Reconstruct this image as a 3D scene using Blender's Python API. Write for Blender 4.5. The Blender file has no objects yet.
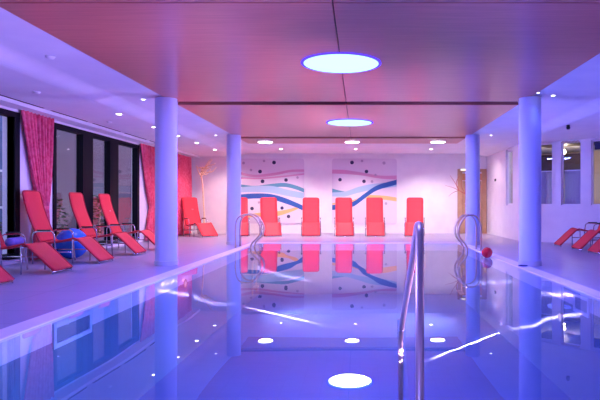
import bpy, bmesh, math, random
import numpy as np
from mathutils import Vector, Matrix
random.seed(7)
S = bpy.context.scene
C = S.collection
PI = math.pi
F = 570.0; VX = 360.0; VY = 205.0          # focal length (px), vanishing point, eye height 1 m

# ------------------------------------------------------------------ helpers
def lin(c):
    return tuple((v/12.92 if v <= .04045 else ((v+.055)/1.055)**2.4) for v in c)
def rgb(r, g, b):
    return lin((r/255, g/255, b/255)) + (1,)

def mat(name, col, rough=.5, metal=0, spec=.5, emit=None, strength=0):
    m = bpy.data.materials.new(name); m.use_nodes = True
    b = m.node_tree.nodes['Principled BSDF']
    b.inputs['Base Color'].default_value = col
    b.inputs['Roughness'].default_value = rough
    b.inputs['Metallic'].default_value = metal
    b.inputs['Specular IOR Level'].default_value = spec
    if emit:
        b.inputs['Emission Color'].default_value = emit
        b.inputs['Emission Strength'].default_value = strength
    return m

def noisy(name, c1, c2, scale=(1, 1, 1), nscale=5, rough=.5, detail=4, bump=0, spec=.5, lo=.35, hi=.65):
    m = mat(name, c1, rough, spec=spec)
    nt = m.node_tree; b = nt.nodes['Principled BSDF']
    tc = nt.nodes.new('ShaderNodeTexCoord'); mp = nt.nodes.new('ShaderNodeMapping')
    mp.inputs['Scale'].default_value = scale
    n = nt.nodes.new('ShaderNodeTexNoise'); n.inputs['Scale'].default_value = nscale; n.inputs['Detail'].default_value = detail
    r = nt.nodes.new('ShaderNodeValToRGB')
    r.color_ramp.elements[0].position = lo; r.color_ramp.elements[1].position = hi
    r.color_ramp.elements[0].color = c1; r.color_ramp.elements[1].color = c2
    nt.links.new(tc.outputs['Object'], mp.inputs['Vector']); nt.links.new(mp.outputs['Vector'], n.inputs['Vector'])
    nt.links.new(n.outputs['Fac'], r.inputs['Fac']); nt.links.new(r.outputs['Color'], b.inputs['Base Color'])
    if bump:
        bp = nt.nodes.new('ShaderNodeBump'); bp.inputs['Strength'].default_value = bump
        nt.links.new(n.outputs['Fac'], bp.inputs['Height']); nt.links.new(bp.outputs['Normal'], b.inputs['Normal'])
    return m

def tiles(name, c1, c2, grout, w, h, mortar=.006, rough=.35, spec=.5):
    m = mat(name, c1, rough, spec=spec)
    nt = m.node_tree; b = nt.nodes['Principled BSDF']
    tc = nt.nodes.new('ShaderNodeTexCoord')
    br = nt.nodes.new('ShaderNodeTexBrick'); br.offset = 0
    br.inputs['Color1'].default_value = c1; br.inputs['Color2'].default_value = c2; br.inputs['Mortar'].default_value = grout
    br.inputs['Scale'].default_value = 1; br.inputs['Mortar Size'].default_value = mortar
    br.inputs['Brick Width'].default_value = w; br.inputs['Row Height'].default_value = h
    nt.links.new(tc.outputs['Object'], br.inputs['Vector']); nt.links.new(br.outputs['Color'], b.inputs['Base Color'])
    return m

def emis(name, col, strength):
    m = bpy.data.materials.new(name); m.use_nodes = True
    nt = m.node_tree; nt.nodes.clear()
    e = nt.nodes.new('ShaderNodeEmission'); e.inputs[0].default_value = col; e.inputs[1].default_value = strength
    o = nt.nodes.new('ShaderNodeOutputMaterial'); nt.links.new(e.outputs[0], o.inputs[0])
    return m

def clear(name, tint, ior, rough=0.0):
    """clear sheet: Fresnel mix of see-through and mirror"""
    m = bpy.data.materials.new(name); m.use_nodes = True
    nt = m.node_tree; nt.nodes.clear()
    t = nt.nodes.new('ShaderNodeBsdfTransparent'); t.inputs[0].default_value = tint
    g = nt.nodes.new('ShaderNodeBsdfGlossy'); g.inputs['Roughness'].default_value = rough
    lw = nt.nodes.new('ShaderNodeLayerWeight'); lw.inputs['Blend'].default_value = .5
    pw = nt.nodes.new('ShaderNodeMath'); pw.operation = 'POWER'; pw.inputs[1].default_value = 5
    f0 = ((ior-1)/(ior+1))**2
    f = nt.nodes.new('ShaderNodeMath'); f.operation = 'MULTIPLY_ADD'; f.inputs[1].default_value = 1-f0; f.inputs[2].default_value = f0
    nt.links.new(lw.outputs['Facing'], pw.inputs[0]); nt.links.new(pw.outputs[0], f.inputs[0])
    x = nt.nodes.new('ShaderNodeMixShader'); o = nt.nodes.new('ShaderNodeOutputMaterial')
    nt.links.new(f.outputs[0], x.inputs[0]); nt.links.new(t.outputs[0], x.inputs[1]); nt.links.new(g.outputs[0], x.inputs[2])
    nt.links.new(x.outputs[0], o.inputs[0])
    return m

def obj(name, bm, m, parent=None, smooth=False, bevel=0, label=None):
    me = bpy.data.meshes.new(name)
    bmesh.ops.recalc_face_normals(bm, faces=bm.faces[:])
    if smooth:
        for f in bm.faces: f.smooth = True
    bm.to_mesh(me); bm.free()
    if m: me.materials.append(m)
    o = bpy.data.objects.new(name, me); C.objects.link(o)
    if parent: o.parent = parent
    if bevel:
        md = o.modifiers.new('bevel', 'BEVEL'); md.width = bevel; md.segments = 2; md.limit_method = 'ANGLE'
    if label: o['label'] = label
    return o

def tag(o, label, cat, group=None):
    o['label'] = label; o['category'] = cat
    if group: o['group'] = group
    return o

def thing(name, label, cat, loc=(0, 0, 0), rz=0, group=None):
    o = bpy.data.objects.new(name, None); C.objects.link(o)
    o.empty_display_size = .2
    o.location = loc; o.rotation_euler = (0, 0, rz)
    return tag(o, label, cat, group)

def struct(name, bm, m, parent=None, smooth=False, bevel=0):
    o = obj(name, bm, m, parent, smooth, bevel)
    if not parent: o['kind'] = 'structure'
    return o

def root_struct(name, loc=(0, 0, 0), rz=0):
    o = bpy.data.objects.new(name, None); C.objects.link(o)
    o.location = loc; o.rotation_euler = (0, 0, rz); o['kind'] = 'structure'
    return o

def box(bm, x0, x1, y0, y1, z0, z1):
    v = [bm.verts.new((x, y, z)) for z in (z0, z1) for y in (y0, y1) for x in (x0, x1)]
    for q in ((0, 1, 3, 2), (4, 5, 7, 6), (0, 1, 5, 4), (2, 3, 7, 6), (0, 2, 6, 4), (1, 3, 7, 5)):
        bm.faces.new([v[i] for i in q])
    return bm
def BX(*a):
    bm = bmesh.new()
    return box(bm, *a)

def spline(pts, n=6):
    p = [Vector(q) for q in pts]; out = []
    for i in range(len(p)-1):
        a = p[i-1] if i else p[0]*2-p[1]
        b, c = p[i], p[i+1]
        d = p[i+2] if i+2 < len(p) else p[-1]*2-p[-2]
        for k in range(n):
            t = k/n
            out.append(.5*((2*b)+(c-a)*t+(2*a-5*b+4*c-d)*t*t+(3*b-a-3*c+d)*t**3))
    out.append(p[-1].copy())
    return out

def fillet(pts, r=.05, n=5):
    p = [Vector(q) for q in pts]; out = [p[0]]
    for i in range(1, len(p)-1):
        a, b, c = p[i-1], p[i], p[i+1]
        u = (a-b); w = (c-b); rr = min(r, u.length*.49, w.length*.49)
        u = b+u.normalized()*rr; w = b+w.normalized()*rr
        for k in range(n+1):
            t = k/n
            out.append(u*(1-t)**2+b*2*t*(1-t)+w*t*t)
    out.append(p[-1])
    return out

def tube(bm, pts, r, seg=8, r2=None):
    p = [Vector(q) for q in pts]
    rings = []; nrm = None
    for i, q in enumerate(p):
        t = (p[min(i+1, len(p)-1)]-p[max(i-1, 0)]).normalized()
        if nrm is None:
            nrm = t.orthogonal().normalized()
        nrm = (nrm-t*nrm.dot(t)).normalized()
        bn = t.cross(nrm)
        rad = r if r2 is None else r+(r2-r)*i/(len(p)-1)
        rings.append([bm.verts.new(q+(nrm*math.cos(a)+bn*math.sin(a))*rad) for a in [2*PI*k/seg for k in range(seg)]])
    for a, b in zip(rings, rings[1:]):
        for k in range(seg):
            bm.faces.new((a[k], a[(k+1) % seg], b[(k+1) % seg], b[k]))
    bm.faces.new(rings[0][::-1]); bm.faces.new(rings[-1])
    return bm
def TB(pts, r, seg=8, r2=None):
    return tube(bmesh.new(), pts, r, seg, r2)

def lathe(prof, seg=32, bm=None, c=(0, 0, 0)):
    bm = bm or bmesh.new(); rings = []
    for r, z in prof:
        if r < 1e-6: rings.append([bm.verts.new((c[0], c[1], c[2]+z))])
        else: rings.append([bm.verts.new((c[0]+r*math.cos(2*PI*k/seg), c[1]+r*math.sin(2*PI*k/seg), c[2]+z)) for k in range(seg)])
    for a, b in zip(rings, rings[1:]):
        for k in range(seg):
            j = (k+1) % seg
            if len(a) == 1 and len(b) == 1: continue
            if len(a) == 1: bm.faces.new((a[0], b[k], b[j]))
            elif len(b) == 1: bm.faces.new((a[k], a[j], b[0]))
            else: bm.faces.new((a[k], a[j], b[j], b[k]))
    return bm

def sphere(r, c=(0, 0, 0), seg=32, n=16):
    return lathe([(r*math.sin(PI*i/n), -r*math.cos(PI*i/n)) for i in range(n+1)], seg, None, c)

def poly_prism(pts, depth, axis='y', off=0):
    """closed 2-D outline (x,z) extruded along y"""
    bm = bmesh.new()
    a = [bm.verts.new((x, off, z)) for x, z in pts]; b = [bm.verts.new((x, off+depth, z)) for x, z in pts]
    bm.faces.new(a); bm.faces.new(b[::-1]); n = len(pts)
    for i in range(n): bm.faces.new((a[i], a[(i+1) % n], b[(i+1) % n], b[i]))
    return bm

def sling(prof, w, th=.012, sag=0, rnd=0):
    """cloth strip: profile (u,z) swept across the width w"""
    p = spline([(u, 0, z) for u, z in prof], 5); bm = bmesh.new(); rows = []
    ny = 6
    for i, q in enumerate(p):
        t = (p[min(i+1, len(p)-1)]-p[max(i-1, 0)]).normalized()
        n = Vector((-t.z, 0, t.x))
        top = []; bot = []; rest = sum((p[m+1]-p[m]).length for m in range(i, len(p)-1)); wi = w
        if rnd and rest < rnd: wi = w-2*(rnd-math.sqrt(max(0, rnd*rnd-(rnd-rest)**2)))
        for k in range(ny+1):
            s = k/ny*2-1
            dz = -sag*(1-s*s)
            top.append(bm.verts.new(q+n*(th/2+dz)+Vector((0, s*wi/2, 0))))
            bot.append(bm.verts.new(q+n*(-th/2+dz)+Vector((0, s*wi/2, 0))))
        rows.append(top+bot[::-1])
    m = len(rows[0])
    for a, b in zip(rows, rows[1:]):
        for k in range(m): bm.faces.new((a[k], a[(k+1) % m], b[(k+1) % m], b[k]))
    bm.faces.new(rows[0][::-1]); bm.faces.new(rows[-1])
    return bm

def copy_tree(o, parent=None):
    c = o.copy(); C.objects.link(c)
    if parent: c.parent = parent
    for ch in list(o.children): copy_tree(ch, c)
    return c

def lamp(kind, name, loc, energy, col, size=.05, aim=None, angle=120, blend=.6, spread=None):
    l = bpy.data.lights.new(name, kind); l.energy = energy; l.color = col
    if kind == 'AREA':
        l.shape = 'DISK'; l.size = size
    else: l.shadow_soft_size = size
    if kind == 'SPOT': l.spot_size = math.radians(angle); l.spot_blend = blend
    o = bpy.data.objects.new(name, l); C.objects.link(o); o.location = loc
    d = Vector(aim)-Vector(loc) if aim else Vector((0, 0, -1))
    o.rotation_euler = d.to_track_quat('-Z', 'Y').to_euler()
    return o

# ------------------------------------------------------------------ materials
M = {}
M['white'] = noisy('white plaster', rgb(226, 222, 226), rgb(232, 228, 230), nscale=3, rough=.7, spec=.2)
M['ceil'] = noisy('ceiling paint', rgb(224, 222, 228), rgb(230, 228, 232), nscale=2, rough=.8, spec=.1)
M['column'] = mat('column paint', rgb(198, 202, 234), .45, spec=.3)
M['deck'] = tiles('deck tile', rgb(158, 150, 176), rgb(163, 155, 180), rgb(124, 118, 146), 1.2, .6, .006, .3, .35)
M['coping'] = mat('coping stone', rgb(240, 226, 226), .35)
M['pooltile'] = tiles('pool tile', rgb(136, 148, 160), rgb(133, 146, 158), rgb(126, 140, 153), .25, .125, .003, .8, .1)
M['wood'] = noisy('panel wood', rgb(190, 116, 98), rgb(208, 132, 112), (.6, 14, 14), 3.0, .28, 6, spec=.5, lo=.3, hi=.7)
M['gapdark'] = mat('dark void', rgb(80, 40, 46), .8)
M['red'] = noisy('red mesh fabric', rgb(224, 44, 58), rgb(234, 58, 72), nscale=120, rough=.6, spec=.3)
M['redsleeve'] = mat('dark red sleeve', rgb(186, 18, 44), .6)
M['chrome'] = mat('brushed steel tube', rgb(205, 205, 212), .22, 1)
M['steel'] = mat('polished steel', rgb(206, 182, 160), .46, .8)
M['rubber'] = mat('black rubber', rgb(22, 22, 24), .6)
M['black'] = mat('black plastic', rgb(24, 24, 28), .4)
M['frame'] = mat('anthracite frame', rgb(10, 10, 20), .6, spec=.12)
M['whitemetal'] = mat('white metal', rgb(235, 235, 238), .4)
M['curtain'] = noisy('pink curtain', rgb(222, 78, 106), rgb(236, 116, 138), (1, 1, 1), 16, .8, 3, spec=.1, lo=.35, hi=.65)
M['glass'] = clear('window glass', (.92, .95, .97, 1), 1.5)
M['gymball'] = noisy('blue vinyl', rgb(30, 100, 205), rgb(48, 124, 224), nscale=3, rough=.25)
M['ballred'] = mat('red vinyl', rgb(214, 18, 44), .2)
M['door'] = noisy('pale oak', rgb(190, 154, 118), rgb(178, 140, 104), (1, 8, 1), 3, .5)
M['doorwood'] = noisy('orange oak', rgb(206, 150, 100), rgb(192, 134, 84), (1, 8, 1), 3, .5)
M['branch'] = noisy('gilded branch', rgb(226, 196, 150), rgb(246, 224, 180), nscale=30, rough=.35)
M['branchdry'] = mat('dry twig', rgb(176, 96, 86), .6)
M['vase'] = mat('white ceramic', rgb(222, 214, 210), .25)
M['towel'] = noisy('blue towel', rgb(96, 104, 176), rgb(140, 110, 180), nscale=14, rough=.9, bump=.3)
M['disc'] = emis('disc diffuser', (.46, 1, 1, 1), 1.0)
M['halo'] = emis('blue led ring', (.06, .03, 1, 1), 1.6)
M['spotlens'] = emis('downlight lens', (1, .93, .86, 1), 14)
M['spotblue'] = emis('blue spot lens', (.75, .8, 1, 1), 10)
M['warmlens'] = emis('warm lens', (1, .84, .6, 1), 1.3)
M['led'] = emis('fairy light', (1, .72, .4, 1), 5)

# ------------------------------------------------------------------ setting
WL, WR, YB, YF = -5.9, 6.7, 20.0, -2.0         # left wall, right wall, back, front
PL, PR, PN, PF = -2.68, 2.56, 2.86, 15.0       # pool
H = 2.80; HO = 2.70                            # ceilings
# floor with a hole for pool + coping
cw = .2
bm = bmesh.new()
X0, X1, Y0, Y1 = -6.1, 6.9, -2.2, 20.2
box(bm, X0, PL-cw, Y0, Y1, -.2, 0); box(bm, PR+cw, X1, Y0, Y1, -.2, 0)
box(bm, PL-cw, PR+cw, PF+cw, Y1, -.2, 0); box(bm, PL-cw, PR+cw, Y0, PN-cw, -.2, 0)
struct('floor', bm, M['deck'])
bm = bmesh.new(); e = .004
box(bm, PL-cw, PL, PN-cw, PF+cw, -.2, e); box(bm, PR, PR+cw, PN-cw, PF+cw, -.2, e)
box(bm, PL, PR, PF, PF+cw, -.2, e); box(bm, PL, PR, PN-cw, PN, -.2, e)
struct('pool_coping', bm, M['coping'])
D = -1.35
bm = bmesh.new()
box(bm, PL-.15, PR+.15, PN-.15, PF+.15, D-.2, D)
box(bm, PL-.15, PL, PN-.15, PF+.15, D, -.2); box(bm, PR, PR+.15, PN-.15, PF+.15, D, -.2)
box(bm, PL, PR, PF, PF+.15, D, -.2); box(bm, PL, PR, PN-.15, PN, D, -.2)
struct('pool_basin', bm, M['pooltile'])

# water with a few long gentle ripples
def at_water(x, y):
    d = y-VY
    return ((x-VX)/d, F/d)
WZ = -.012
nx, ny = 90, 240
xs = np.linspace(PL, PR, nx)
ys = PN+(PF-PN)*np.linspace(0, 1, ny)**1.25
GX, GY = np.meshgrid(xs, ys)
Z = np.zeros_like(GX)
Z += .00025*np.sin(GX*3.1+GY*1.7+1)+.0002*np.sin(GX*-2.3+GY*4.9)
edge = np.minimum(1, np.minimum(np.minimum(GX-PL, PR-GX), np.minimum(GY-PN, PF-GY))/.15)
Z = WZ+Z*edge
me = bpy.data.meshes.new('pool_water')
verts = np.stack([GX, GY, Z], -1).reshape(-1, 3)
idx = np.arange(nx*ny).reshape(ny, nx)
faces = np.stack([idx[:-1, :-1], idx[:-1, 1:], idx[1:, 1:], idx[1:, :-1]], -1).reshape(-1, 4)
me.from_pydata(verts.tolist(), [], faces.tolist())
for p in me.polygons: p.use_smooth = True
M['water'] = clear('pool water', (.46, .56, .78, 1), 1.33, .0)
me.materials.append(M['water'])
w = bpy.data.objects.new('pool_water', me); C.objects.link(w)
w['kind'] = 'stuff'; tag(w, 'still glossy blue water filling the indoor swimming pool', 'water')

# ceilings: flat centre, slanted step at both sides, lower outer strips
bm = bmesh.new()
for x0, x1 in ((-4.0, 4.0),):
    box(bm, x0, x1, YF-.2, YB+.2, H+.045, H+.25)
struct('ceiling', bm, M['ceil'])
def ceil_side(s, xo):
    p = [(s*3.98, H+.045)]+[(s*(3.98+.42*k/10), HO+(H-HO)*(.5+.5*math.cos(PI*k/10))) for k in range(11)]+[(xo, HO), (xo, H+.25), (s*3.98, H+.25)]
    bm = bmesh.new()
    a = [bm.verts.new((x, YF-.2, z)) for x, z in p]; b = [bm.verts.new((x, YB+.2, z)) for x, z in p]
    bm.faces.new(a); bm.faces.new(b[::-1])
    for i in range(len(p)): bm.faces.new((a[i], a[(i+1) % len(p)], b[(i+1) % len(p)], b[i]))
    return bm
struct('ceiling_left', ceil_side(-1, -6.1), M['ceil'])
struct('ceiling_right', ceil_side(1, 9.9), M['ceil'])
# white plaster margins beside the wood panels
PXL, PXR, SEAM = -3.22, 2.80, -.24
struct('trim_1', BX(-3.98, PXL-.012, YF, YB, H, H+.043), M['ceil'])
struct('trim_2', BX(PXR+.012, 3.98, YF, YB, H, H+.043), M['ceil'])
struct('trim_3', BX(PXL-.01, PXR+.01, 16.45, YB, H, H+.043), M['ceil'])
# wood panels
for y0, y1 in ((-1.9, 4.98), (5.0, 9.76), (10.08, 14.78), (15.16, 16.42)):
    for x0, x1 in ((PXL, SEAM-.006), (SEAM+.006, PXR)):
        o = struct('ceiling_panel', BX(x0, x1, y0, y1, H-.03, H+.02), M['wood'], bevel=.003)
        o['label'] = 'reddish brown wood grain ceiling panel'
struct('ceiling_void', BX(PXL+.02, PXR-.02, -1.9, 16.3, H+.022, H+.04), M['gapdark'])

# walls
struct('wall_back', BX(-6.1, 4.65, YB, YB+.2, 0, H+.05), M['white'])
struct('wall_front', BX(-6.1, 6.9, YF-.2, YF, 0, H+.05), M['white'])
# left wall with openings
WH = 2.59
OPEN = [(5.6, 9.72, 'a'), (10.93, 15.2, 'b'), (16.2, 18.2, 'c')]
bm = bmesh.new(); y = YF
for a, b, _ in OPEN:
    box(bm, WL-.2, WL, y, a, 0, H); y = b
    box(bm, WL-.2, WL, a, b, WH, H); box(bm, WL-.2, WL, a, b, 0, .08)
box(bm, WL-.2, WL, y, YB, 0, H)
struct('wall_left', bm, M['white'])
def big_window(n, a, b, mull):
    r = root_struct('window_%d' % n)
    bm = bmesh.new(); x0, x1 = WL-.12, WL+.02
    box(bm, x0, x1, a, b, WH-.09, WH); box(bm, x0, x1, a, b, .08, .17)
    box(bm, x0, x1, a, a+.12, .17, WH-.09); box(bm, x0, x1, b-.14, b, .17, WH-.09)
    obj('window_frame', bm, M['frame'], r)
    for m0, m1 in mull:
        obj('mullion', BX(x0, x1, m0, m1, .17, WH-.09), M['frame'], r)
    ed = [a+.12]+[v for q in mull for v in q]+[b-.14]
    for i in range(0, len(ed), 2):
        obj('pane', BX(WL-.07, WL-.055, ed[i], ed[i+1], .17, WH-.09), M['glass'], r)
big_window(1, 5.6, 9.86, [(7.5, 7.66)])
big_window(2, 10.93, 15.2, [(12.1, 12.56), (13.42, 13.88)])
big_window(3, 16.2, 18.2, [])
# soffit strip along the windows
struct('trim_4', BX(WL, WL+.3, YF, YB-.01, HO-.06, HO), M['ceil'])
for a, b in ((7.2, 8.5), (8.75, 10.0), (10.25, 11.6), (11.85, 13.2), (13.45, 14.8), (15.05, 16.4)):
    g = obj('air_slot', BX(WL+.33, WL+.37, a, b, HO-.004, HO+.01), M['gapdark'])
    tag(g, 'narrow dark ceiling air slot above the left windows', 'air vent', 'ceiling air slots')

# right side: short wall, diagonal wall with high windows, outer right wall
AX = 4.45; BY = 15.8
bm = bmesh.new(); n0, n1 = 16.62, 17.38
box(bm, AX, AX+.2, BY, n0, 0, H); box(bm, AX, AX+.2, n1, YB, 0, H); box(bm, AX, AX+.2, n0, n1, 0, 1); box(bm, AX, AX+.2, n0, n1, 2.66, H)
struct('wall_right', bm, M['white'])
r = root_struct('window_4')
bm = bmesh.new()
for q in ((n0, n0+.05, 1, 2.66), (n1-.05, n1, 1, 2.66), (n0, n1, 1, 1.05), (n0, n1, 2.6, 2.66)):
    box(bm, AX+.05, AX+.13, *q)
obj('window_frame', bm, M['whitemetal'], r)
obj('pane', BX(AX+.08, AX+.095, n0+.05, n1-.05, 1.05, 2.6), M['glass'], r)
# diagonal wall, local frame: origin at the corner, u along the wall, v behind it
sl = .844
ang = math.atan2(-sl, 1)
U = Vector((math.cos(ang), math.sin(ang), 0)); V = Vector((-U.y, U.x, 0))
def on_diag(x):
    k = (x-VX)/F
    Y = (BY+sl*AX)/(1+sl*k)
    return (Vector((k*Y, Y, 0))-Vector((AX, BY, 0))).dot(U)
wins = [(on_diag(527), on_diag(552)), (on_diag(561), on_diag(580.5)), (on_diag(591), on_diag(607))]
LEN = 3.0
bm = bmesh.new(); u0 = 0; S0, S1 = 1.0, 2.655
box(bm, 0, LEN, 0, .2, 0, S0); box(bm, 0, LEN, 0, .2, S1, H+.05)
for a, b in wins:
    box(bm, u0, a, 0, .2, S0, S1); u0 = b
box(bm, u0, LEN, 0, .2, S0, S1)
o = struct('wall_diagonal', bm, M['white']); o.location = (AX, BY, 0); o.rotation_euler.z = ang
for i, (a, b) in enumerate(wins):
    r = root_struct('window_%d' % (5+i), (AX, BY, 0), ang)
    bm = bmesh.new(); t = .025
    for q in ((a, a+t, S0, S1), (b-t, b, S0, S1), (a, b, S0, S0+t), (a, b, S1-t, S1)):
        box(bm, q[0], q[1], .08, .14, q[2], q[3])
    obj('window_frame', bm, M['whitemetal'], r)
    obj('pane', BX(a+t, b-t, .1, .112, S0+t, S1-t), M['glass'], r)
endp = Vector((AX, BY, 0))+U*LEN
struct('wall_outer', BX(endp.x-.02, endp.x+.2, YF, endp.y+.1, 0, H), M['white'])
# room behind the diagonal wall
M['backwall'] = mat('cream wall', rgb(214, 196, 176), .8)
M['darkwood'] = noisy('dark brown wood', rgb(40, 22, 26), rgb(52, 30, 32), (1, 1, 8), 4, .5)
def dg(name, bm, m, kind=True, parent=None):
    o = obj(name, bm, m, parent)
    if parent is None: o.location = (AX, BY, 0); o.rotation_euler.z = ang
    if kind: o['kind'] = 'structure'
    return o
def dpoly(z0, z1):
    pts = [(.15, .205), (6.5, .205), (6.5, 3.6), (-2.7, 3.6)]
    bm = bmesh.new(); a = [bm.verts.new((u, v, z0)) for u, v in pts]; b = [bm.verts.new((u, v, z1)) for u, v in pts]
    bm.faces.new(a); bm.faces.new(b)
    for q in range(4): bm.faces.new((a[q], a[(q+1) % 4], b[(q+1) % 4], b[q]))
    return bm
dg('floor_backroom', dpoly(-.05, 0), M['darkwood'])
dg('wall_backroom', BX(-2.7, 6.5, 3.4, 3.6, 0, 3.1), M['backwall'])
dg('ceiling_backroom', BX(.25, 6.4, .21, 1.35, 2.665, 2.699), M['darkwood'])
o = dg('wall_cabinet', BX(-1.5, .78, 2.9, 3.39, 2.05, 2.6), M['darkwood'], False); tag(o, 'dark brown wall cabinet seen through the high right windows', 'cabinet')
a, b = wins[2]
t = thing('roller_blind', 'dark blue rolled up blind at the top of the rightmost window', 'blind', (AX, BY, 0), ang)
obj('blind_fabric', BX(a+.02, b-.02, .225, .235, 2.43, 2.6), mat('navy fabric', rgb(44, 54, 130), .7), t)
bm = lathe([(0, 0), (.028, 0), (.028, b-a-.03), (0, b-a-.03)], 16); bmesh.ops.rotate(bm, verts=bm.verts, matrix=Matrix.Rotation(PI/2, 3, 'Y')); bmesh.ops.translate(bm, verts=bm.verts, vec=(a+.015, .232, 2.62))
obj('roll', bm, mat('navy fabric', rgb(44, 54, 130), .7), t, True)
for i, (a, b) in enumerate(wins[:2]):
    bm = bmesh.new(); n = int((b-a)/.05); zz0, zz1 = 1.03, 1.9
    for k in range(n):
        x0 = a+.03+(b-a-.06)*k/n; x1 = a+.03+(b-a-.06)*(k+1)/n; xm = (x0+x1)/2
        v = [bm.verts.new(q) for q in ((x0, .17, zz0), (xm, .185, zz0), (x1, .17, zz0), (x0, .17, zz1), (xm, .185, zz1), (x1, .17, zz1))]
        bm.faces.new((v[0], v[1], v[4], v[3])); bm.faces.new((v[1], v[2], v[5], v[4]))
    t = thing('pleated_blind', ['grey pleated half blind in the window just right of the near right column', 'grey pleated half blind in the window under the silver garland'][i], 'blind', (AX, BY, 0), ang, 'pleated half blinds')
    obj('blind_fabric', bm, mat('grey blind', rgb(176, 168, 190), .8), t)
    obj('top_rail', BX(a+.03, b-.03, .16, .195, zz1, zz1+.03), M['whitemetal'], t)
a, b = wins[1]
t = thing('garland', 'sparkling silver garland along the top of the middle right window', 'garland', (AX, BY, 0), ang)
bm = bmesh.new(); bm2 = bmesh.new()
gp = [(a+.03+(b-a-.06)*k/14, -.02, S1-.01+.02*math.sin(k*2.1)) for k in range(15)]
tube(bm, gp, .006, 6)
for q in gp: lathe([(.022*math.sin(PI*i/6), -.022*math.cos(PI*i/6)) for i in range(7)], 8, bm2, q)
obj('cord', bm, M['whitemetal'], t); obj('beads', bm2, M['steel'], t, True)
gk = (563.5-VX)/F; gy = 16.3
t = thing('globe_lamp', 'small warm glowing globe lamp behind the middle right window', 'lamp', (gk*gy, gy, 2.52))
obj('globe', sphere(.07), emis('warm globe', (1, .78, .5, 1), 14), t, True)
lamp('POINT', 'globe_lamp_light', (gk*gy, gy, 2.40), 22, (1, .76, .55), .04)
obj('rod', TB([(0, 0, .06), (0, 0, .41)], .008), M['black'], t)

# door at the back right
r = root_struct('door_1')
dx0, dx1, dh = 3.42, 4.43, 2.26
bm = bmesh.new()
box(bm, dx0, dx0+.16, YB-.06, YB-.002, 0, dh); box(bm, dx1-.16, dx1, YB-.06, YB-.002, 0, dh); box(bm, dx0+.16, dx1-.16, YB-.06, YB-.002, dh-.1, dh)
obj('door_frame', bm, M['door'], r)
obj('door_leaf', BX(dx0+.17, dx1-.17, YB-.04, YB-.004, .01, dh-.42), M['door'], r)
obj('transom', BX(dx0+.165, dx1-.165, YB-.045, YB-.004, dh-.4, dh-.16), M['doorwood'], r)
obj('door_handle', TB(fillet([(dx0+.24, YB-.045, 1.05), (dx0+.24, YB-.09, 1.05), (dx0+.36, YB-.09, 1.05)], .02), .011), M['steel'], r)
t = thing('door_light', 'small warm strip light over the oak door', 'light', ((dx0+dx1)/2, YB-.1, dh-.05))
obj('housing', BX(-.42, .02, -.02, .04, -.01, .05), M['whitemetal'], t)
obj('diffuser', BX(-.4, 0, -.035, -.021, -.005, .045), M['warmlens'], t)
o = obj('thermostat', BX(AX-.025, AX-.001, 18.62, 18.78, 1.78, 1.86), M['black'], bevel=.004); tag(o, 'small dark thermostat on the white wall right of the door', 'thermostat')
# baseboards
struct('baseboard_back', BX(-5.88, 3.41, YB-.015, YB-.001, 0, .07), M['white'])
struct('baseboard_right', BX(AX-.015, AX-.001, BY, YB-.02, 0, .07), M['white'])

# columns
COLS = [(-3.23, 9.5), (2.82, 9.45), (-3.2, 14.45), (2.86, 14.45)]
for i, (x, y) in enumerate(COLS):
    rad = .178
    o = struct('column', lathe([(0, 0), (rad, 0), (rad, H-.031), (0, H-.031)], 48), M['column'], smooth=True)
    o.location = (x, y, 0)
    md = o.modifiers.new('es', 'EDGE_SPLIT'); md.split_angle = .7
    p = struct('column_base', lathe([(rad+.001, 0), (rad+.012, 0), (rad+.012, .075), (rad+.006, .08), (rad+.001, .08)], 48), mat('base ring', rgb(196, 196, 210), .4), o)
# low dark blue disc near the near right column
o = obj('blue_disc', lathe([(0, .0), (.075, .0), (.075, .012), (.06, .018), (0, .018)], 20), mat('blue rubber', rgb(24, 34, 120), .5), smooth=False)
o.location = (2.66, 9.3, .004); tag(o, 'small dark blue disc on the pool edge by the near right column', 'cover')

# ------------------------------------------------------------------ ceiling fixtures
discs = [(-.235, 7.1, 'large round glowing ceiling light nearest the camera', .495), (-.22, 12.2, 'large round glowing ceiling light on the second wood panel', .50)]
for x, y, lb, rad in discs:
    t = thing('disc_light', lb, 'ceiling light', (x, y, H-.031), 0, 'large round ceiling lights')
    obj('diffuser', lathe([(0, -.016), (rad-.035, -.016), (rad-.03, -.012), (rad-.03, -.001), (0, -.001)], 64), M['disc'], t)
    obj('led_ring', lathe([(rad-.029, -.014), (rad, -.014), (rad+.004, -.01), (rad+.004, -.001), (rad-.029, -.001), (rad-.029, -.014)], 64), M['halo'], t)
for x, lb in ((-2.63, 'left'), (-.22, 'middle'), (2.16, 'right')):
    t = thing('round_ceiling_lamp', '%s of the three small flat lamps on the far wood strip' % lb, 'ceiling light', (x, 15.82, H-.031), 0, 'small flat lamps on the far wood strip')
    obj('diffuser', lathe([(0, -.035), (.19, -.035), (.2, -.03), (.2, -.001), (0, -.001)], 40), emis('lamp white', (1, .95, .92, 1), 7), t)
    obj('rim', lathe([(.201, -.03), (.215, -.03), (.215, -.001), (.201, -.001), (.201, -.03)], 40), M['whitemetal'], t)

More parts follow.
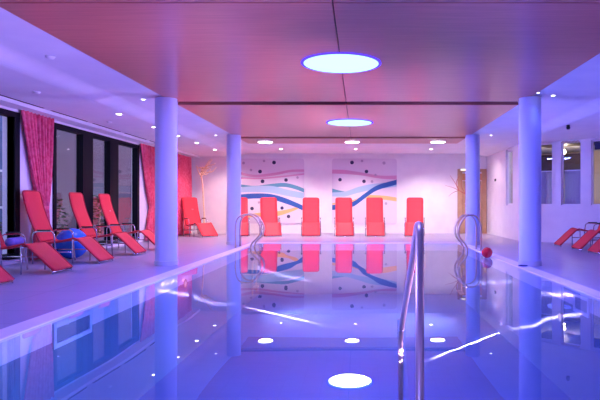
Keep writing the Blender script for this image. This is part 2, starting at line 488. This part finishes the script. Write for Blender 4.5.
def downlight(x, y, z, label, group, lens, r=.05):
    t = thing('downlight', label, 'downlight', (x, y, z), 0, group)
    obj('trim_ring', lathe([(r, -.008), (r+.018, -.008), (r+.02, 0), (r, 0), (r, -.008)], 24), M['whitemetal'], t)
    obj('lens', lathe([(0, -.006), (r-.001, -.006), (r-.001, -.001), (0, -.001)], 24), lens, t)
LROW = [(-4.5, 10.64, 'nearest the camera'), (-4.48, 12.42, 'just left of the near left column'), (-4.48, 14.0, 'hidden partly by the near left column'), (-4.47, 15.6, 'right of the near left column'), (-4.46, 17.5, 'farthest back')]
for x, y, lb in LROW:
    downlight(x, y, HO, 'small bright downlight in the left ceiling row, ' + lb, 'left row of downlights', M['spotlens'])
    lamp('SPOT', 'downlight_lamp', (x, y, HO-.02), {10.64: 28, 12.42: 32, 14.0: 40, 15.6: 60, 17.5: 90}[y], (1, .62, .74), .03, None, 150, .8)
BROW = [(-2.54, 18.3, 'above the left wave painting'), (-.14, 18.3, 'above the right wave painting'), (2.28, 18.3, 'near the oak door')]
for x, y, lb in BROW:
    downlight(x, y, H, 'small bright downlight at the back wall ' + lb, 'back row of downlights', M['spotlens'])
    lamp('SPOT', 'downlight_lamp', (x, y, H-.02), 210, (1, .8, .82), .03, (x, y+.55, 0), 120, .8)
lamp('SPOT', 'downlight_lamp', (-4.46, 18.8, HO-.02), 95, (1, .7, .68), .03, None, 150, .8)
lamp('SPOT', 'downlight_lamp', (3.6, 18.4, H-.02), 45, (1, .72, .78), .03, None, 150, .8)
CSP = [(-3.69, 9.7, 0, 'beside the near left column'), (-3.72, 14.7, 2, 'beside the far left column'), (3.17, 9.35, 1, 'beside the near right column'), (2.84, 9.12, 1, 'in front of the near right column'), (3.38, 14.7, 3, 'beside the far right column')]
for x, y, ci, lb in CSP:
    downlight(x, y, H, 'tiny blue white spot in the ceiling ' + lb, 'column spots', M['spotblue'], .03)
    cx, cy = COLS[ci]
    lamp('SPOT', 'column_spot_lamp', (x, y, H-.03), 13 if ci == 1 else 30, (.12, .17, 1), .03, (x+(cx-x)*.5, y+(cy-y)*.5, .4), 75, 1)
for x, y, z, lb in ((-4.85, 8.55, HO, 'above the left loungers'), (-3.75, 6.9, H, 'beside the near wood panel'), (-5.1, 11.6, HO, 'before the left air slots')):
    o = obj('smoke_detector', lathe([(0, -.03), (.04, -.028), (.055, -.01), (.055, 0), (0, 0)], 24), M['whitemetal'], None, True)
    o.location = (x, y, z); tag(o, 'small pale smoke detector on the left ceiling ' + lb, 'smoke detector')
t = thing('ceiling_camera', 'small black camera under the right ceiling', 'camera', (4.42, 12.1, HO))
obj('mount', lathe([(0, -.02), (.035, -.02), (.035, 0), (0, 0)], 16), M['black'], t)
obj('body', lathe([(0, -.1), (.03, -.095), (.042, -.06), (.03, -.02), (0, -.02)], 16), M['black'], t, True)

# ------------------------------------------------------------------ loungers
WD = .53
def make_lounger(label, group):
    t = thing('lounger', label, 'lounger', group=group)
    back = [(-.60, .375), (-.655, .49), (-.735, .68), (-.81, .88), (-.862, 1.06), (-.884, 1.16), (-.892, 1.20), (-.897, 1.23)]
    seat = [(-.60, .375), (-.50, .355), (-.32, .37), (-.14, .405), (-.03, .43)]
    foot = [(-.03, .43), (.03, .415), (.16, .30), (.30, .165), (.425, .05)]
    obj('backrest', sling(back, WD, .014, .012, .07), M['red'], t, True)
    obj('seat', sling(seat, WD, .014, .01), M['red'], t, True)
    obj('footrest', sling(foot, WD, .014, .006), M['red'], t, True)
    full = back[:5][::-1]+seat[1:]+foot[1:]
    for s in (-1, 1):
        y = s*WD/2
        obj('side_sleeve', TB(spline([(u, y, z) for u, z in full], 4), .016, 8), M['redsleeve'], t, True)
        a = s*(WD/2+.045)
        ob = obj('arm_frame', TB(fillet([(-.70, a, .0), (-.70, a, .545), (-.34, a, .56), (-.29, a, .0)], .09), .013, 8), M['chrome'], t, True)
        b = obj('arm_pad', BX(-.62, -.40, a-.022, a+.022, .562, .582), M['rubber'], ob, bevel=.006)
        obj('leg', TB([(-.02, a, .42), (-.02, a, .0)], .012, 8), M['chrome'], t, True)
        obj('side_bar', TB([(-.70, a, .2), (-.02, a, .2)], .010, 8), M['chrome'], t, True)
        obj('foot_leg', TB(fillet([(.33, y, .14), (.41, y, .03), (.41, y, .0)], .02), .010, 8), M['chrome'], t, True)
    hw = WD/2+.045
    for u, z in ((-.02, .39), (-.70, .2)): obj('cross_bar', TB([(u, -hw, z), (u, hw, z)], .011, 8), M['chrome'], t, True)
    obj('foot_bar', TB([(.41, -WD/2, .03), (.41, WD/2, .03)], .010, 8), M['chrome'], t, True)
    hb = WD/2; obj('top_bar', TB(fillet([(-.862, -hb, 1.06), (-.9, -hb, 1.24), (-.9, hb, 1.24), (-.862, hb, 1.06)], .075, 6), .016, 8), M['redsleeve'], t, True)
    return t
GL, GB, GR = 'red loungers along the left windows', 'red loungers along the back wall', 'red loungers along the right wall'
first = make_lounger('red lounger at the left, cut off by the picture edge, only its footrest in view', GL)
def place(x, y, rz, label, group, o=None):
    o = o or copy_tree(first)
    o.location = (x, y, 0); o.rotation_euler = (0, 0, math.radians(rz)); o['label'] = label; o['group'] = group
    return o
KX = -4.85
place(KX, 7.02, 0, first['label'], GL, first)
place(KX, 8.5, 0, 'red lounger at the left picture edge with a blue towel on its seat', GL)
L1 = place(KX, 9.97, 0, 'red lounger by the left pink curtain, in front of the blue gym ball', GL)
place(KX, 11.52, 0, 'red lounger just behind the blue gym ball', GL)
L3 = place(KX, 12.8, 0, 'red lounger nearest the near left column, its footrest ending at the column', GL)
LB = place(-4.95, 18.0, -45, 'red lounger turned half round in the back left corner beside the gilded branch', GL)
for l in (L3, LB):
    bm = bmesh.new(); box(bm, -.80, -.785, .02, .09, .80, .87)
    obj('paper_tag', bm, M['whitemetal'], l, label='small white tag')
BK = [(-3.87, 12, 'leftmost of the red back wall loungers, half hidden by the far left column and ladder'), (-2.84, 15, 'red back wall lounger in front of the left wave painting'), (-1.57, 5, 'red back wall lounger standing in the gap between the two wave paintings'), (-.50, 3, 'red back wall lounger under the left part of the right wave painting'), (.49, 0, 'red back wall lounger under the right part of the right wave painting'), (1.74, -7, 'rightmost red back wall lounger, right of both paintings beyond the handrail')]
for x, yaw, lb in BK:
    place(x, 18.28, -90+yaw, lb, GB)
place(5.18, 13.72, 176, 'farthest of the red loungers at the right edge, below the middle right window', GR)
place(5.2, 12.60, 180, 'middle one of the three red loungers at the right edge', GR)
place(5.2, 11.68, 180, 'nearest of the three red loungers at the right edge', GR)
# towel on the seat
bm = lathe([(0, -.19), (.05, -.19), (.066, -.17), (.066, .17), (.05, .19), (0, .19)], 20)
bmesh.ops.rotate(bm, verts=bm.verts, matrix=Matrix.Rotation(PI/2, 3, 'X'))
o = obj('rolled_towel', bm, M['towel'], None, True); o.location = (KX-.3, 8.5, .452); o.rotation_euler.z = .15
tag(o, 'rolled blue and violet towel on the seat of a lounger at the left edge', 'towel')
# balls
o = obj('gym_ball', sphere(.285, seg=40, n=20), M['gymball'], None, True); o.location = (-5.36, 10.6, .285)
tag(o, 'big blue gym ball on the floor between two left loungers', 'ball')
o = obj('pool_ball', sphere(.104), M['ballred'], None, True); o.location = (2.44, 10.95, .085)
tag(o, 'small shiny red ball floating at the right pool edge', 'ball')

# ------------------------------------------------------------------ curtains
def curtain(label, ya, yb, waist=None, x=-5.835, top=2.64, folds=9, amp0=.034):
    t = thing('curtain', label, 'curtain', (x, (ya+yb)/2, 0), 0, 'pink red window curtains')
    bm = bmesh.new(); n = folds*10; rows = []
    yc = (ya+yb)/2
    for j in range(41):
        h = .02+(top-.02)*j/40
        row = []
        for k in range(n+1):
            s = k/n
            y0 = ya+(yb-ya)*s
            amp = amp0
            if waist:
                wy, ww, wh = waist
                if h > wh: f = ((h-wh)/(top-wh))**.75
                else: f = ((wh-h)/wh)**.8*.55
                y1 = wy+(s-.5)*ww
                y0 = y1+(y0-y1)*f; amp = amp0+.012*(1-f)
            row.append(bm.verts.new((amp*math.sin(2*PI*folds*s+.6*math.sin(h*1.3))+.008*math.sin(17*s+h*2), y0-yc, h)))
        rows.append(row)
    for a, b in zip(rows, rows[1:]):
        for k in range(n): bm.faces.new((a[k], a[k+1], b[k+1], b[k]))
    o = obj('curtain_fabric', bm, M['curtain'], t, True)
    sd = o.modifiers.new('th', 'SOLIDIFY'); sd.thickness = .004
    obj('curtain_rail', BX(-.02, .02, ya-yc-.05, yb-yc+.05, top-.005, top+.003), M['whitemetal'], t)
    if waist:
        wy, ww, wh = waist
        bm = bmesh.new(); pts = [(.058*math.cos(a), wy-yc+(ww/2+.03)*math.sin(a), wh) for a in [2*PI*k/24 for k in range(24)]]
        v0 = [bm.verts.new((p[0], p[1], p[2]-.03)) for p in pts]; v1 = [bm.verts.new((p[0], p[1], p[2]+.03)) for p in pts]
        for k in range(24): bm.faces.new((v0[k], v0[(k+1) % 24], v1[(k+1) % 24], v1[k]))
        obj('tieback', bm, M['curtain'], t, True)
curtain('pink red patterned curtain tied back between the left windows, nearest the camera', 9.82, 10.88, (10.52, .26, .95))
curtain('pink red curtain tied back just left of the near left column', 15.15, 16.3, (16.0, .3, .95))
curtain('straight pink red curtain in the back left corner behind a lounger', 17.75, 19.7, None, x=-5.83, folds=16, amp0=.03)

# ------------------------------------------------------------------ wave paintings
def px(x, y): # picture of the back wall
    return ((x-VX)*19.96/F, 1+(VY-y)*19.96/F)
def rounded(x0, x1, z0, z1, r, n=6):
    out = []
    for cx, cz, a0 in ((x1-r, z1-r, 0), (x0+r, z1-r, 90), (x0+r, z0+r, 180), (x1-r, z0+r, 270)):
        for k in range(n+1):
            a = math.radians(a0+90*k/n); out.append((cx+r*math.cos(a), cz+r*math.sin(a)))
    return out
PAINT = {}
def pm(c):
    if c not in PAINT: PAINT[c] = mat('paint %d %d %d' % c, rgb(*c), .7, spec=.2)
    return PAINT[c]
def painting(label, x0, x1, y0, y1, bands, dots):
    ax, az1 = px(x0, y0); bx_, az0 = px(x1, y1)
    t = thing('wave_painting', label, 'painting', (0, YB-.001, 0), 0, 'wave paintings on the back wall')
    obj('panel', poly_prism(rounded(ax, bx_, az0, az1, .1), -.03), mat('canvas', rgb(214, 204, 216), .8, spec=.1), t)
    d = .0
    for col, pts in bands:
        d += .0012
        p = spline([(px(a, b)[0], 0, px(a, b)[1]) for a, b, _ in pts], 8)
        wv = spline([(w_, 0, 0) for _, _, w_ in pts], 8)
        up = []; lo = []
        for q, w_ in zip(p, wv):
            h = w_.x/2*19.96/F
            x = min(max(q.x, ax+.004), bx_-.004)
            up.append((x, min(q.z+h, az1-.01))); lo.append((x, q.z-h))
        bm = bmesh.new()
        a = [bm.verts.new((x, -.0301-d, z)) for x, z in up]; b = [bm.verts.new((x, -.0301-d, z)) for x, z in lo]
        a2 = [bm.verts.new((x, -.0295, z)) for x, z in up]; b2 = [bm.verts.new((x, -.0295, z)) for x, z in lo]
        for i in range(len(a)-1):
            bm.faces.new((a[i], a[i+1], b[i+1], b[i])); bm.faces.new((a[i], a[i+1], a2[i+1], a2[i])); bm.faces.new((b[i], b[i+1], b2[i+1], b2[i]))
        obj('wave_band', bm, pm(col), t)
    for x, y, r_, col in dots:
        qx, qz = px(x, y); rr = r_*19.96/F
        obj('dot', poly_prism([(qx+rr*math.cos(2*PI*k/14), qz+rr*math.sin(2*PI*k/14)) for k in range(14)], -.006, off=-.0297), pm(col), t)
DK, GY_ = (58, 56, 92), (170, 156, 178)
PINK, TEAL, LB_, BL, OR = (206, 150, 182), (92, 150, 172), (158, 188, 214), (52, 92, 160), (238, 184, 120)
painting('left wave painting with a navy band falling to the right', 239.5, 304.2, 158.5, 223.5, [
    (PINK, [(239, 173, 2.6), (255, 176, 2.6), (275, 174, 2.8), (290, 171, 2.4), (305, 170.5, 2.4)]),
    (PINK, [(239, 178, 1.6), (258, 178.5, 1.6), (278, 177, 1.6), (305, 174, 1.6)]),
    (TEAL, [(239, 185.5, 2.5), (255, 187, 2.5), (272, 185.5, 3.5), (285, 185, 4), (296, 187.5, 4), (305, 191, 4)]),
    (LB_, [(239, 190, 5), (255, 189, 6), (272, 189.5, 7), (288, 193, 6.5), (305, 196, 6)]),
    (OR, [(239, 216, 2.5), (258, 215, 4), (275, 214, 5), (290, 210.5, 3.5), (305, 205, 1.5)]),
    (BL, [(239, 197, 5), (255, 196, 5), (270, 196.5, 5), (283, 200, 5.5), (295, 204.5, 5), (305, 209, 5)]),
], [(274, 162.5, 1.9, DK), (260, 171.5, 1.9, DK), (262.5, 181.3, 1.9, DK), (286, 180, 1.8, DK), (252, 208.5, 1.8, DK), (282, 208, 1.7, DK), (288.5, 216.5, 1.8, DK), (243.5, 163, 1.4, GY_), (264, 161, 1.3, GY_), (251, 170, 1.3, GY_), (297.5, 177.5, 1.3, GY_), (259, 202.5, 1.3, GY_)])
painting('right wave painting with a navy band rising to the right', 332, 396.8, 158.5, 224.5, [
    (PINK, [(332, 171.5, 4), (345, 172, 4), (362, 174, 3), (380, 177, 3), (397, 177.5, 4)]),
    (OR, [(332, 204, 1.5), (350, 202, 2.5), (366, 197, 3), (382, 197.5, 4), (397, 199.5, 4)]),
    (TEAL, [(332, 191, 5), (342, 193, 4), (352, 193, 3), (370, 187, 1)]),
    (LB_, [(332, 194.5, 4), (345, 194, 5), (358, 190, 6), (372, 187, 6), (397, 184, 5)]),
    (BL, [(332, 207.5, 5), (345, 206.5, 5), (355, 203, 5), (366, 195, 5), (378, 187.5, 5), (397, 182, 5)]),
], [(352, 162.5, 1.9, DK), (366.5, 171.5, 1.8, DK), (340, 179.7, 1.8, DK), (364, 181.3, 1.8, DK), (362, 161, 1.3, GY_), (384, 163, 1.6, GY_), (375.5, 175, 1.2, GY_), (372, 181.5, 1.4, GY_), (386, 203.5, 1.4, GY_)])

# ------------------------------------------------------------------ branches
t = thing('gilded_branch', 'tall gilded branch in a pot in the back left corner', 'branch', (-5.36, 19.35, 0))
obj('pot', lathe([(0, 0), (.14, 0), (.17, .2), (.15, .36), (.12, .36), (.11, .3), (0, .3)], 24), M['vase'], t, True)
trunk = spline([(0.06, 0, .3), (.07, 0, .7), (.04, .02, 1.1), (.03, 0, 1.5), (-.01, .02, 1.85), (-.04, 0, 2.1), (.02, 0, 2.3)], 6)
obj('stem', TB(trunk, .03, 8, .022), M['branch'], t, True)
rnd = random.Random(5)
for k in range(11):
    z0 = 1.95+.32*k/10
    b0 = Vector((-.05+.05*k/10, 0, z0))
    L_ = rnd.uniform(.35, .62); a = rnd.uniform(.32, .62); yy = rnd.uniform(-.2, .1)
    if k % 4 == 3: a = PI-rnd.uniform(.8, 1.2); L_ *= .45
    p = [b0+Vector((L_*q/4*math.cos(a), yy*q/4, L_*q/4*math.sin(a)+.06*math.sin(q*1.3+k))) for q in range(5)]
    obj('branch', TB(spline(p, 3), .026, 6, .009), M['branch'], t, True)
t = thing('dry_branch', 'reddish dry branch leaning out left of the oak door behind the far right column', 'branch', (3.86, 19.3, 0))
obj('pot', lathe([(0, 0), (.13, 0), (.16, .2), (.13, .5), (.1, .5), (.09, .42), (0, .42)], 24), M['vase'], t, True)
obj('stem', TB(spline([(0, 0, .42), (.01, 0, .9), (-.05, 0, 1.3), (-.3, 0, 1.38), (-.52, 0, 1.52), (-.6, 0, 1.75), (-.5, 0, 1.98)], 6), .022, 8, .009), M['branchdry'], t, True)
for pts in ([(-.45, 0, 1.46), (-.7, -.05, 1.58), (-.98, -.05, 1.66)], [(-.52, 0, 1.54), (-.65, .05, 1.78), (-.8, .05, 2.0)], [(-.3, 0, 1.38), (-.45, -.06, 1.68), (-.36, -.06, 1.95)], [(-.5, 0, 1.5), (-.7, .05, 1.42), (-.85, .04, 1.3)]):
    obj('twig', TB(spline(pts, 5), .011, 6, .005), M['branchdry'], t, True)

# ------------------------------------------------------------------ pool rails
t = thing('pool_handrail', 'tall steel handrail standing in the near end of the pool', 'handrail', (.298, 2.885, 0), -.022)
rail = fillet([(0, -.1, -.03), (0, -.1, .90), (0, .08, .90), (0, 1.72, -.02), (0, 1.98, -.165), (0, 1.98, D+.02)], .085, 8)
rail = fillet([(0, -.05, .006), (0, -.05, .897), (0, .05, .897), (0, 1.74, 0.0), (0, 1.86, -.1), (0, 1.86, D)], .05, 8)
obj('rail', TB(rail, .0215, 16), M['steel'], t, True)
obj('collar', lathe([(.022, 0), (.032, 0), (.032, .09), (.022, .09), (.022, 0)], 20, None, (0, 1.755, -.02)), M['chrome'], t)
obj('flange', lathe([(.0, 0), (.05, 0), (.05, .006), (.0, .006)], 24, None, (0, -.05, .0045)), M['chrome'], t)

def ladder(x, y, s, label, dy=.5, w=1.0):
    """s=+1: pool lies towards +x"""
    t = thing('pool_ladder', label, 'ladder', (x, y, 0), 0, 'steel pool ladders')
    prof = [(-.33, .006), (-.33, .5), (-.27, .70), (-.1, .78), (.1, .72), (.24, .5), (.22, .3), (.06, .12), (.02, -.02), (.06, -.3), (.06, -1.1)]
    for k in (-1, 1):
        obj('rail', TB(spline([(s*(u if u < -.2 else -.33+(u+.33)*w), k*dy/2, z) for u, z in prof], 6), .02, 10), M['steel'], t, True)
        obj('flange', lathe([(0, 0), (.04, 0), (.04, .006), (0, .006)], 20, None, (-s*.33, k*dy/2, .0)), M['chrome'], t)
    for z in (-.35, -.65, -.95):
        obj('step', BX(min(s*.03, s*.12), max(s*.03, s*.12), -dy/2, dy/2, z-.015, z+.015), M['steel'], t)
ladder(PL+.12, 13.5, 1, 'bent steel pool ladder at the far left edge of the pool')
ladder(PR-.25, 12.7, -1, 'bent steel pool ladder at the right edge of the pool behind the red ball', .5, .84)

# ------------------------------------------------------------------ underwater lamps
UW = [(PL+.006, 3.7, -.55, 1, 'nearest'), (PL+.006, 8.7, -.2, 1, 'middle'), (PL+.006, 12.2, -.3, 1, 'farthest'), (PR-.006, 4.0, -.55, -1, 'nearest'), (PR-.006, 7.25, -.42, -1, 'middle'), (PR-.006, 11.6, -.3, -1, 'farthest')]
lensm = emis('underwater lens', (1, .62, .85, 1), 1.0)
for i, (x, y, z, s, nm) in enumerate(UW):
    t = thing('underwater_lamp', '%s of the small round underwater lamps in the %s pool wall' % (nm, 'left' if s > 0 else 'right'), 'underwater lamp', (x, y, z), 0, 'underwater pool lamps')
    bm = lathe([(0, .012), (.05, .012), (.05, .004), (0, .004)], 24); bmesh.ops.rotate(bm, verts=bm.verts, matrix=Matrix.Rotation(s*PI/2, 3, 'Y'))
    obj('lens', bm, lensm, t)
    bm = lathe([(.051, .0), (.07, .0), (.07, .014), (.051, .014), (.051, 0)], 24); bmesh.ops.rotate(bm, verts=bm.verts, matrix=Matrix.Rotation(s*PI/2, 3, 'Y'))
    obj('rim', bm, M['chrome'], t)
    lamp('SPOT', 'added_ceiling_fill', (x+s*.2, y, z+.1), 900 if s > 0 else 700, (.38, .27, 1) if s > 0 else (1, .5, 1), .05, (x+s*7.5, y+.3, z+3.9), 62, .8)  # added fill spot without its own fitting, brightens side ceilings and columns
    if nm == 'farthest':
        lamp('SPOT', 'underwater_lamp_light', (x+s*.2, y, z+.1), 420, (.46, .48, 1), .05, (x+s*5, y-.3, z), 150, .8)
    else:
        lamp('SPOT', 'underwater_lamp_light', (x+s*.2, y, z-.02), 150 if s > 0 else 330, (.03, .07, 1) if s > 0 else (.0, .34, 1), .05, (x+s*2, y-.2, z-.15 if s > 0 else z), 66 if s > 0 else 56, .6)
# added unseen lamps, emission shaped into thin light streaks on pool walls and floor
def caustic(L, P1, P2, energy, sig=.0035, wc=.35, pad=1.15, col=(1, .62, .9)):
    L, P1, P2 = Vector(L), Vector(P1), Vector(P2)
    a = (P1-L).normalized(); b = (P2-L).normalized(); n = a.cross(b).normalized()
    c = (a*(1-wc)+b*wc).normalized(); half = max(a.angle(c), b.angle(c))*pad
    l = bpy.data.lights.new('added_streak_light', 'POINT'); l.energy = energy; l.color = col; l.shadow_soft_size = 0
    l.use_nodes = True; nt = l.node_tree; e = nt.nodes['Emission']
    tc = nt.nodes.new('ShaderNodeTexCoord')
    def dot(v):
        d = nt.nodes.new('ShaderNodeVectorMath'); d.operation = 'DOT_PRODUCT'; d.inputs[1].default_value = v
        nt.links.new(tc.outputs['Normal'], d.inputs[0]); return d.outputs['Value']
    def mth(op, x, y=None):
        m = nt.nodes.new('ShaderNodeMath'); m.operation = op
        nt.links.new(x, m.inputs[0])
        if y is not None:
            if isinstance(y, (int, float)): m.inputs[1].default_value = y
            else: nt.links.new(y, m.inputs[1])
        return m.outputs[0]
    nz = nt.nodes.new('ShaderNodeTexNoise'); nz.inputs['Scale'].default_value = 11; nz.inputs['Detail'].default_value = 1
    nt.links.new(tc.outputs['Normal'], nz.inputs['Vector'])
    wob = mth('MULTIPLY', mth('SUBTRACT', nz.outputs['Fac'], .5), sig*7)
    q = mth('MULTIPLY', mth('ADD', dot(n), wob), 1/sig); q = mth('MULTIPLY', q, q); q = mth('MULTIPLY', q, -1.0); q = mth('EXPONENT', q)
    mr = nt.nodes.new('ShaderNodeMapRange'); mr.interpolation_type = 'SMOOTHSTEP'
    mr.inputs['From Min'].default_value = math.cos(half); mr.inputs['From Max'].default_value = math.cos(half*.3)
    nt.links.new(dot(c*SGN), mr.inputs['Value'])
    nt.links.new(mth('MULTIPLY', q, mr.outputs['Result']), e.inputs['Strength'])
    o = bpy.data.objects.new('added_streak_light', l); C.objects.link(o); o.location = L
SGN = 1
CE = 26000
caustic((.0, 2.95, -.1), (PR, 7.2, -.42), (PR, 10.5, D), CE, wc=.3, pad=1.0)
caustic((2.4, 9.3, -.25), (2.5, 10.43, D), (1.03, 8.62, D), 5500, sig=.010, wc=.45, pad=1.1)
caustic((1.6, 2.95, -.12), (PL, 8.4, -.3), (PL, 13.2, D), CE*.8, wc=.3, pad=1.0)
caustic((-2.5, 11.9, -.25), (-2.5, 13.0, D), (-.28, 10.7, D), 4500, sig=.009, wc=.45, pad=1.1)
caustic((-.8, 2.95, -.1), (PR, 9.7, -.31), (PR, 14.4, -1.1), CE, wc=.45)
caustic((-.8, 2.95, -.3), (PR, 7.0, -.11), (PR, 8.3, -.29), CE*.5, wc=.4)
caustic((.8, 2.95, -.3), (PL, 7.6, -.1), (PL, 9.0, -.15), CE*.4, wc=.5)
caustic((.6, 2.95, -.1), (PL, 11.8, -.34), (-.8, PF, -1.1), CE*.9, wc=.5)
for y0, y1, x, s, lb in ((4.96, 5.66, PL, 1, 'left'), (6.34, 6.8, PR, -1, 'right')):
    t = thing('skimmer', 'pale framed skimmer opening just under water in the %s pool wall' % lb, 'skimmer', (x, (y0+y1)/2, -.14), 0, 'pool skimmers')
    h = (y1-y0)/2; bm = bmesh.new(); xa, xb = sorted((s*.002, s*.02))
    for q in ((-h, -h+.04, -.12, .1), (h-.04, h, -.12, .1), (-h+.04, h-.04, .06, .1), (-h+.04, h-.04, -.12, -.08)): box(bm, xa, xb, *q)
    obj('skimmer_frame', bm, M['whitemetal'], t)
    xa, xb = sorted((s*.002, s*.01))
    obj('flap', BX(xa, xb, -h+.045, h-.045, -.075, .055), M['pooltile'], t)

# ------------------------------------------------------------------ lamps of the room
for x, y, _, _ in discs:
    lamp('AREA', 'disc_light_lamp', (x, y, H-.075), 270, (.15, .16, 1), .9)
lamp('AREA', 'disc_light_lamp', (-.24, 2.2, H-.075), 90, (.15, .16, 1), .9)
for x in (-2.63, -.22, 2.16):
    lamp('AREA', 'flat_lamp_light', (x, 15.82, H-.08), 16, (1, .7, .86), .36)

# ------------------------------------------------------------------ outside the left windows
M['terrace'] = mat('terrace slab', rgb(96, 92, 104), .8)
struct('terrace', BX(-30, -6.1, -6, 40, -.25, -.02), M['terrace'])
M['facade'] = tiles('facade boards', rgb(168, 150, 150), rgb(178, 160, 156), rgb(112, 100, 108), 6, .28, .02, .8)
b = thing('neighbour_house', 'grey brown house with horizontal boards outside the left windows', 'house', (-13.5, 28.5, -.02))
bm = BX(-4, 0, -6, 20, 0, 9); obj('house_wall', bm, M['facade'], b)
M['housetrim'] = mat('house trim', rgb(110, 100, 106), .6)
M['housepane'] = mat('house pane', rgb(60, 80, 120), .15)
for yy in (-4.6, -1.4, 1.8, 5.0, 8.2, 11.4, 14.6):
    f = obj('house_window', BX(-.05, .05, yy, yy+1.5, .9, 2.4), M['housetrim'], b)
    obj('house_pane', BX(.051, .06, yy+.1, yy+1.4, 1.0, 2.3), M['housepane'], f)
obj('house_roof', BX(-4.4, .5, -6.4, 20.4, 9, 9.3), M['frame'], b)
b = thing('blue_house', 'dusk blue house with a white framed window outside at the left edge', 'house', (-12, 19, -.02))
obj('house_wall', BX(-4, 0, -4, 2.6, 0, 5.5), mat('blue render', rgb(86, 112, 150), .8), b)
for yy in (-3, -.9, 1.1):
    for zz in (.9, ):
        f = obj('house_window', BX(-.05, .05, yy, yy+1.2, zz, zz+1.3), M['whitemetal'], b)
        obj('house_pane', BX(.051, .06, yy+.08, yy+.56, zz+.08, zz+1.22), M['housepane'], f)
        obj('house_pane', BX(.051, .06, yy+.64, yy+1.12, zz+.08, zz+1.22), M['housepane'], f)
obj('house_roof', BX(-4.3, .4, -4.3, 2.9, 5.5, 5.75), M['frame'], b)
M['leaf'] = noisy('hedge leaf', rgb(44, 74, 40), rgb(74, 104, 56), nscale=30, rough=.7)
def shrub(x, y, h, label):
    t = thing('garden_shrub', label, 'shrub', (x, y, -.02), 0, 'shrubs on the terrace')
    rr = random.Random(int(y*100)); bm = bmesh.new()
    for k in range(420):
        a = rr.uniform(0, 2*PI); q = rr.random()**.5*.5; z = .12+rr.random()*h
        q *= math.sin(min(1, (z/h)*.9+.1)*PI*.9+.2)*.5+.5
        c = Vector((q*math.cos(a), q*math.sin(a), z)); s = rr.uniform(.05, .1)
        R = Matrix.Rotation(rr.uniform(0, 6.3), 3, 'Z') @ Matrix.Rotation(rr.uniform(-1, 1), 3, 'X')
        v = [bm.verts.new(c+R @ Vector(p)) for p in ((-s, 0, 0), (0, -s*.45, .01), (s, 0, 0), (0, s*.45, .01))]
        bm.faces.new(v)
    obj('foliage', bm, M['leaf'], t); obj('stem', TB([(0, 0, 0), (.02, 0, h*.7)], .02, 6), M['branch'], t)
for k, (x, y, h, lb) in enumerate(((-8.6, 14.4, .9, 'low green shrub outside the middle of the left windows'), (-8.8, 16.2, 1.1, 'bushy green shrub outside behind the second left window pane'), (-8.5, 18.6, 1.2, 'tall green shrub outside behind the farthest left window pane'))):
    shrub(x, y, h, lb)

# ------------------------------------------------------------------ world, camera, view
W = bpy.data.worlds.new('dusk'); S.world = W; W.use_nodes = True
bg = W.node_tree.nodes['Background']
tc = W.node_tree.nodes.new('ShaderNodeTexCoord'); sp = W.node_tree.nodes.new('ShaderNodeSeparateXYZ'); rp = W.node_tree.nodes.new('ShaderNodeValToRGB')
rp.color_ramp.elements[0].color = (.30, .26, .42, 1); rp.color_ramp.elements[1].color = (.10, .16, .42, 1)
W.node_tree.links.new(tc.outputs['Generated'], sp.inputs[0]); W.node_tree.links.new(sp.outputs['Z'], rp.inputs['Fac']); W.node_tree.links.new(rp.outputs['Color'], bg.inputs['Color'])
bg.inputs['Strength'].default_value = 2.5

cam = bpy.data.cameras.new('camera'); co = bpy.data.objects.new('camera', cam); C.objects.link(co)
co.location = (0, 0, 1.0); co.rotation_euler = (PI/2, 0, 0)
cam.sensor_width = 36; cam.lens = F/600*36
cam.shift_x = (300-VX)/600; cam.shift_y = (VY-200)/600
cam.clip_start = .05; cam.clip_end = 200
S.camera = co
S.view_settings.view_transform = 'Standard'; S.view_settings.look = 'None'
S.view_settings.gamma = 1; S.view_settings.use_curve_mapping = False
S.view_settings.exposure = 0.85
S.cycles.max_bounces = 10; S.cycles.diffuse_bounces = 6; S.cycles.glossy_bounces = 5; S.cycles.transparent_max_bounces = 12
S.cycles.sample_clamp_indirect = 6
S.cycles.use_denoising = True
